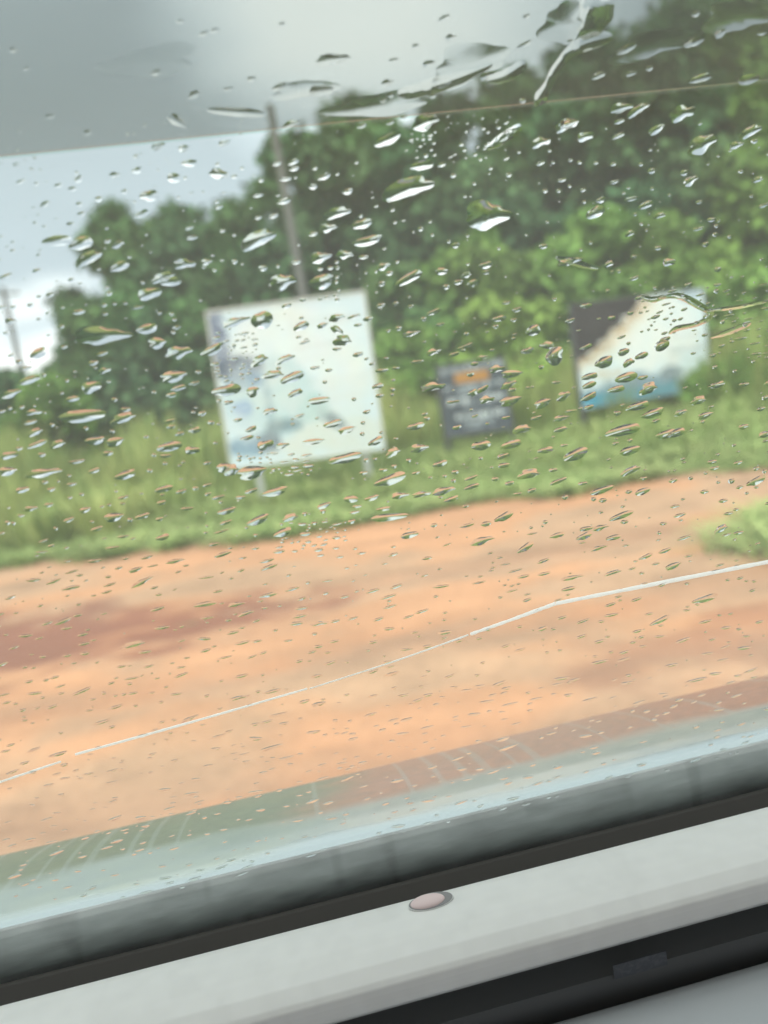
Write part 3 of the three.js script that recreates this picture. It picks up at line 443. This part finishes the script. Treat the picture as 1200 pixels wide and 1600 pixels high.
// drops read off the photograph: x, y, length, thickness, slope
const seen = [
  [645, 292, 76, 30, 12], [764, 336, 66, 42, 10], [162, 524, 82, 26, 6], [128, 650, 78, 18, 6], [524, 92, 52, 16, 6], [498, 142, 40, 14, 10], [368, 175, 92, 14, -4], [278, 190, 34, 14, -28], [232, 306, 30, 16, 0], [345, 272, 30, 14, -12], [296, 255, 26, 10, 0], [272, 278, 22, 14, 0], [248, 228, 24, 9, 20], [92, 376, 46, 16, 4], [408, 372, 54, 24, 20], [576, 376, 46, 14, 12], [530, 332, 42, 16, 12], [514, 356, 28, 12, 8], [566, 350, 32, 14, 18], [540, 398, 26, 12, 0],
  [660, 258, 40, 14, 10], [668, 190, 38, 22, 14], [606, 218, 44, 16, 26], [790, 212, 44, 12, 30], [912, 214, 30, 12, 20], [886, 196, 36, 14, 22], [1000, 170, 36, 12, 28], [972, 168, 34, 14, 14], [1096, 122, 36, 12, 16], [1170, 124, 36, 14, 12], [1068, 176, 40, 20, 24], [1026, 202, 30, 10, 28], [1100, 224, 46, 24, 22], [980, 76, 36, 10, 28], [1084, 66, 34, 12, 22], [1126, 52, 22, 10, 28], [846, 222, 30, 14, 18], [890, 192, 28, 14, 22], [1176, 204, 36, 14, 24], [1080, 282, 26, 12, 26],
  [892, 408, 40, 10, 16], [930, 332, 32, 16, 26], [1010, 320, 24, 10, 22], [760, 414, 22, 10, 10], [690, 424, 20, 10, 0], [640, 434, 46, 14, 28], [444, 440, 40, 22, 10], [504, 440, 36, 22, 12], [502, 402, 32, 16, 20], [600, 416, 22, 10, 20], [230, 460, 40, 16, 18], [188, 416, 30, 14, 20], [142, 402, 40, 18, 22], [128, 380, 36, 20, 18], [290, 412, 34, 14, 8], [266, 440, 34, 14, 4], [258, 432, 40, 12, 16], [282, 550, 40, 18, 10], [246, 536, 28, 16, 4], [230, 514, 34, 14, 10], [60, 552, 28, 14, 22], [46, 594, 36, 10, 18], [20, 614, 30, 10, 18], [140, 606, 32, 16, 26], [272, 588, 42, 16, 10], [280, 606, 24, 8, 16], [180, 690, 30, 12, 14], [72, 738, 56, 12, 8], [12, 736, 30, 12, 6], [58, 694, 34, 8, 22], [12, 712, 30, 10, 16], [196, 742, 36, 16, 16], [196, 652, 42, 12, 16], [150, 688, 30, 12, 6],
  [352, 610, 46, 16, 6], [264, 698, 40, 14, 12], [298, 704, 26, 10, 10], [256, 764, 30, 12, 14], [178, 808, 32, 16, 10], [152, 826, 20, 8, 20], [108, 812, 18, 8, 24], [394, 738, 46, 18, 10], [364, 734, 24, 14, 10], [350, 730, 24, 12, 14], [432, 768, 38, 16, 14], [540, 716, 52, 14, 14], [608, 750, 52, 20, 16], [356, 798, 28, 12, 14], [405, 812, 34, 16, 22], [442, 832, 30, 14, 20], [456, 808, 26, 12, 14], [506, 790, 24, 10, 20], [548, 780, 22, 14, 0], [582, 778, 22, 10, 14], [608, 808, 60, 14, 6], [498, 626, 38, 10, 8], [456, 590, 40, 14, 22], [408, 562, 30, 12, 24], [448, 560, 30, 10, 20], [430, 585, 36, 10, 4], [462, 614, 24, 10, 24], [520, 662, 30, 10, 18], [542, 672, 28, 10, 16], [412, 696, 28, 12, 26], [490, 690, 36, 8, 8], [442, 696, 20, 8, 20], [395, 612, 22, 14, 24], [586, 690, 26, 10, 24], [370, 502, 40, 12, 20], [410, 500, 34, 26, 20], [528, 496, 24, 10, 10], [538, 532, 30, 14, 0], [528, 516, 20, 10, -30], [470, 510, 26, 12, 24], [334, 546, 36, 14, 24], [424, 642, 22, 9, 10],
  [678, 604, 36, 12, 12], [800, 584, 34, 10, 4], [798, 626, 36, 12, 14], [818, 670, 26, 12, 8], [752, 696, 30, 14, 10], [800, 694, 32, 12, 14], [778, 576, 24, 10, 14], [762, 624, 22, 10, 14], [738, 614, 16, 10, 10], [754, 608, 22, 7, 30], [650, 666, 28, 10, 16], [656, 700, 26, 12, 16], [616, 706, 26, 10, 22], [830, 740, 36, 12, 8], [868, 556, 28, 26, 20], [858, 540, 24, 10, -10], [834, 516, 22, 16, 16], [848, 630, 28, 12, 20], [882, 618, 22, 12, 20], [900, 710, 40, 16, 24], [944, 566, 30, 16, 14], [978, 590, 36, 14, 14], [1016, 606, 30, 14, 16], [964, 608, 26, 10, 10], [1034, 540, 26, 14, 18], [1002, 556, 22, 9, 20], [974, 550, 20, 10, 16], [1040, 530, 18, 7, 20], [922, 588, 26, 10, 12], [920, 602, 24, 9, 20], [984, 566, 18, 11, 20], [920, 620, 28, 9, 22], [998, 634, 36, 12, 14], [1020, 646, 38, 12, 16], [976, 672, 54, 16, 12], [984, 704, 34, 12, 14], [1058, 676, 28, 12, 18], [1042, 678, 30, 12, 14], [988, 734, 30, 10, 20], [1094, 625, 26, 10, 10], [1118, 602, 28, 8, 12], [872, 752, 30, 8, 22], [940, 766, 40, 12, 18], [696, 766, 34, 14, 12], [660, 772, 28, 10, 12], [738, 760, 24, 9, 18], [626, 774, 26, 12, 12],
  [1100, 936, 42, 16, 14], [1180, 752, 32, 14, 20], [1004, 768, 26, 12, 18], [970, 806, 40, 12, 20], [756, 844, 36, 14, 14], [786, 808, 32, 14, 22], [912, 838, 26, 12, 20], [940, 824, 24, 10, 12], [958, 840, 24, 10, 12], [936, 856, 26, 10, 18], [896, 902, 36, 10, 10], [888, 920, 24, 10, 12], [960, 894, 26, 10, 14], [1008, 870, 24, 10, 22], [1052, 884, 28, 14, 20], [1040, 860, 22, 10, 22], [916, 826, 24, 8, 10], [850, 876, 20, 9, 22], [820, 856, 30, 16, 30], [690, 916, 28, 8, 8], [608, 932, 28, 8, 18], [640, 836, 30, 12, 12], [668, 872, 18, 8, 10], [1030, 970, 36, 12, 24], [1068, 1000, 26, 8, 20], [1090, 1062, 34, 8, 12], [938, 1034, 30, 7, 12], [878, 1060, 26, 7, 8], [898, 1062, 20, 6, 16], [798, 1100, 28, 6, 14], [780, 1068, 24, 8, 22], [848, 982, 18, 10, 20], [696, 988, 22, 10, 10], [668, 1010, 18, 8, 12], [636, 1124, 20, 8, 16], [916, 1150, 22, 8, 8], [794, 1168, 34, 8, 18],
  [212, 1006, 40, 12, 12], [320, 944, 38, 12, 10], [224, 908, 36, 12, 26], [112, 918, 28, 10, 12], [348, 866, 30, 10, 18], [276, 876, 28, 10, 10], [212, 890, 24, 10, 18], [420, 886, 28, 10, 20], [418, 876, 24, 8, 16], [370, 944, 26, 10, 12], [418, 930, 30, 10, 12], [500, 974, 28, 10, 10], [464, 974, 22, 10, 8], [380, 1004, 26, 8, 14], [320, 998, 22, 8, 0], [322, 1016, 18, 8, 16], [498, 1010, 16, 8, 10], [378, 1056, 24, 8, 14], [374, 1090, 34, 8, 14], [426, 1080, 30, 8, 14], [298, 1122, 30, 8, 22], [160, 1128, 28, 8, 18], [182, 1104, 26, 8, 18], [82, 1104, 20, 7, 20], [128, 1080, 34, 8, 24], [100, 970, 28, 10, 22], [86, 1058, 16, 7, 16], [496, 1056, 18, 8, 14], [436, 1116, 32, 6, 14], [498, 1100, 24, 10, 14], [580, 1116, 22, 6, 18], [424, 1168, 40, 8, 16], [400, 1154, 22, 10, 0], [448, 1184, 26, 6, 14], [342, 1150, 26, 6, 18], [92, 1178, 30, 9, 14], [102, 1216, 18, 6, 10], [176, 1204, 22, 6, 18], [20, 1206, 22, 6, 22], [300, 1240, 24, 7, 10], [544, 1216, 22, 7, 24], [466, 1282, 20, 6, 10], [74, 1280, 20, 6, 20], [90, 1332, 24, 8, 22], [168, 1324, 20, 6, 16],
];
const drops = seen.map(([x, y, l, t, s]) => [x, y, l, y > 850 ? t * 0.6 : y > 740 ? t * 0.8 : t * 1.08, s]);
{ // the rest of the rain, sizes by height as in the photograph
  const R = rng(2024), near = (x, y, r) => drops.some((d) => Math.abs(d[0] - x) < (d[2] + r) * 0.5 && Math.abs(d[1] - y) < (d[3] + r * 0.4) * 0.62);
  const zones = [[-60, 20, 1260, 240, 46, 10, 26, 7, 12, 18], [-60, 240, 1260, 460, 150, 6, 24, 6, 12, 16], [-60, 460, 1260, 840, 330, 7, 26, 5, 10, 14], [-60, 830, 1260, 1100, 330, 8, 26, 3, 5.5, 14], [-60, 1080, 1260, 1400, 330, 8, 24, 3, 6, 14], [-60, 180, 1260, 840, 420, 2.5, 8, 2.5, 5, 16], [-60, 820, 1260, 1420, 260, 3, 9, 2, 3.5, 14]];
  const patches = [[336, 520, 402, 610, 46, 3, 16, 3, 7, 10], [996, 452, 1124, 520, 34, 4, 18, 3, 6, 18], [372, 706, 486, 742, 30, 5, 18, 3, 7, 8], [430, 815, 540, 862, 36, 5, 20, 3, 7, 12], [490, 400, 530, 470, 16, 6, 18, 5, 9, 12], [700, 180, 800, 250, 30, 3, 12, 3, 7, 26], [640, 190, 680, 260, 16, 3, 10, 3, 7, 20], [1130, 440, 1210, 560, 30, 5, 26, 2.5, 5, 16]];   // where the rain has gathered
  for (const [x0, y0, x1, y1, n, l0, l1, t0, t1, sl] of [...patches, ...zones]) for (let k = 0, tries = 0; k < n && tries < n * 6; tries++) {
    const x = lerp(x0, x1, R()), y = lerp(y0, y1, R()), l = lerp(l0, l1, Math.pow(R(), 1.7)), t = Math.min(l * 0.8, lerp(t0, t1, R()) * (0.6 + 0.4 * l / l1));
    if (y > 1560 - 0.245 * x - 100 || near(x, y, l)) continue;
    drops.push([x, y, l, t, sl + (R() - 0.5) * 16]); k++;
  }
}
drops.sort((a, b) => b[2] * b[3] - a[2] * a[3]);
const R9 = rng(99), DROPS = 290;
const fine = new THREE.InstancedMesh(tiny, water, drops.length - DROPS);
drops.forEach(([x, y, l, t, s], i) => {
  const m = dropMatrix(x, y, l, t, s, 0.8 + 0.4 * R9());
  if (i >= DROPS) { fine.setMatrixAt(i - DROPS, m); return; }
  const flat = t / l < 0.42, o = add('raindrop', big[Math.floor(R9() * big.length)], water);
  m.decompose(o.position, o.quaternion, o.scale);
  o.userData = flat ? { label: 'long flattened clear raindrop clinging to the window glass', category: 'raindrop', group: 'long raindrops on the window' } : { label: 'short plump clear raindrop clinging to the window glass', category: 'raindrop', group: 'plump raindrops on the window' };
});
fine.name = 'fine_raindrops'; fine.userData = { kind: 'stuff', label: 'fine specks of rain scattered over the window glass', category: 'raindrops' }; scene.add(fine);

const films = [[600, 162, 170, 34, 8, 'flat sheet of water over the tree tops at the visor edge'], [730, 100, 130, 54, 16, 'wide water film beside the long flat streak on the visor'], [470, 140, 90, 30, 10, 'small water film near the top of the wooden pole'], [880, 36, 80, 56, 24, 'water film left of the broad sheet of water'], [1020, 70, 150, 36, 12, 'long water film right of the crooked trickle'], [1150, 26, 100, 54, 10, 'water film on the visor in front of the tallest trees'], [240, 96, 150, 46, 6, 'faint water film on the visor in front of grey cloud']];
films.forEach(([x, y, l, t, s, label], i) => { const o = add('water_film', filmShapes[i % 3], water); dropMatrix(x, y, l, t, s, 0.16).decompose(o.position, o.quaternion, o.scale); o.userData = { label, category: 'water film', group: 'thin water films on the window' }; });
function ribbonGeometry(list, N = 40, M = 8, tall = 0.4) {                  // list: x, y, width in pixels; a domed bead of water along it
  const c = new THREE.CatmullRomCurve3(list.map(([x, y]) => onPlane(x, y, FACE))), pos = [], idx = [], out = glassOut;
  for (let i = 0; i <= N; i++) {
    const t = i / N, p = c.getPoint(t), q = c.getTangent(t), side = new THREE.Vector3().crossVectors(out, q).normalize();
    const f = t * (list.length - 1), a = Math.min(list.length - 2, Math.floor(f)), px = lerp(list[a][2], list[a + 1][2], f - a), end = Math.sqrt(Math.max(0.0, 1 - Math.pow(Math.abs(2 * t - 1), 10)));
    const w = px / F * 0.5 * p.distanceTo(EYE) * (0.85 + 0.3 * noise(t * 7, list.length, 3)) * Math.max(end, 0.03);
    for (let j = 0; j <= M; j++) { const u = j / M * 2 - 1, h = w * tall * 2 * (1 - u * u); V.copy(p).addScaledVector(side, u * w).addScaledVector(out, h); pos.push(V.x, V.y, V.z); }
  }
  const K = M + 1; for (let i = 0; i < N; i++) { for (let j = 0; j < M; j++) { const a = i * K + j; idx.push(a, a + 1, a + K, a + 1, a + K + 1, a + K); } idx.push(i * K, i * K + K, i * K + M, i * K + M, i * K + K, i * K + K + M); }
  const g = new THREE.BufferGeometry(); g.setAttribute('position', new THREE.Float32BufferAttribute(pos, 3)); g.setIndex(idx);
  const f = toCreasedNormals(g, 0.9); f.applyMatrix4(inVehicle); return f;
}
const runs = [
  [[[958, 56, 16], [925, 64, 22], [895, 78, 18], [872, 104, 14], [858, 130, 14], [845, 152, 20], [836, 166, 10]], 'long crooked trickle of rainwater crossing the visor edge'],
  [[[815, 196, 12], [792, 212, 12], [772, 226, 12], [760, 232, 8]], 'short slanting trickle just under the crooked trickle'],
  [[[940, -10, 50], [930, 20, 44], [918, 44, 30], [902, 54, 14]], 'broad sheet of water running down onto the crooked trickle'],
  [[[620, 148, 14], [650, 142, 18], [690, 130, 20], [730, 116, 14], [770, 100, 10]], 'long flat streak of water on the visor over the tree tops'],
  [[[760, 126, 10], [790, 118, 16], [822, 98, 14]], 'short streak of water beside the crooked trickle on the visor'],
  [[[1028, 466, 6], [1058, 462, 10], [1090, 476, 12], [1112, 492, 8], [1090, 506, 8], [1056, 514, 9], [1044, 522, 6]], 'looping trickle of water over the top corner of the burnt board'],
  [[[1110, 528, 5], [1140, 518, 9], [1174, 504, 7]], 'thin streak of water right of the burnt board'],
  [[[1000, 462, 5], [1020, 468, 9], [1042, 462, 6]], 'small streak of water on the top edge of the burnt board'],
  [[[1100, 486, 4], [1150, 480, 6], [1200, 470, 5]], 'faint thin streak of water above the thin streak beside the burnt board'],
  [[[868, 402, 6], [892, 408, 10], [918, 416, 8], [936, 420, 5]], 'wavy streak of water in front of the tall trees'],
];
runs.forEach(([list, label]) => { const o = add('water_trickle', ribbonGeometry(list), water); o.userData = { label, category: 'water streak', group: 'trickles on the window' }; });

// ---------------------------------------------------------------- the white line across the glass
{
  const white = mat([0.95, 0.96, 0.95], 1, { transmission: 0.9, side: THREE.DoubleSide }), t = thing('white_line', 'thin white broken strip across the outside of the window', 'thread');
  for (const list of [[[-60, 1243, 3.6], [0, 1222, 3.6], [95, 1190, 3]], [[117, 1179, 4], [300, 1128, 4], [480, 1076, 3]], [[484, 1076, 2.2], [620, 1032, 2.4], [732, 992, 3]], [[735, 991, 5], [800, 968, 5.6], [868, 943, 6]], [[868.5, 943, 6], [1000, 917, 6.6], [1200, 878, 7], [1270, 865, 7]]]) {
    const c = new THREE.CatmullRomCurve3(list.map(([x, y]) => onPlane(x, y, 0.0036).applyMatrix4(inVehicle))), n = 48, pos = [], idx = [], out = glassOut.clone().applyMatrix4(inVehicle);
    for (let i = 0; i <= n; i++) {                                          // a flat white strip of uneven width
      const k = i / n, p = c.getPoint(k), side = new THREE.Vector3().crossVectors(out, c.getTangent(k)).normalize(), f = k * (list.length - 1), a = Math.min(list.length - 2, Math.floor(f)), w = lerp(list[a][2], list[a + 1][2], f - a) / F * 0.27 * (0.85 + 0.3 * noise(k * 30, list[0][0], 6));
      for (const [u, h] of [[-1, 0], [0, 0.0004], [1, 0]]) { V.copy(p).addScaledVector(side, u * w).addScaledVector(out, h); pos.push(V.x, V.y, V.z); }
      if (i < n) { const b = i * 3; idx.push(b, b + 3, b + 1, b + 1, b + 3, b + 4, b + 1, b + 4, b + 2, b + 2, b + 4, b + 5); }
    }
    const g = new THREE.BufferGeometry(); g.setAttribute('position', new THREE.Float32BufferAttribute(pos, 3)); g.setIndex(idx); g.computeVertexNormals(); add('line_piece', g, white, t);
  }
}
renderer.render(scene, camera);
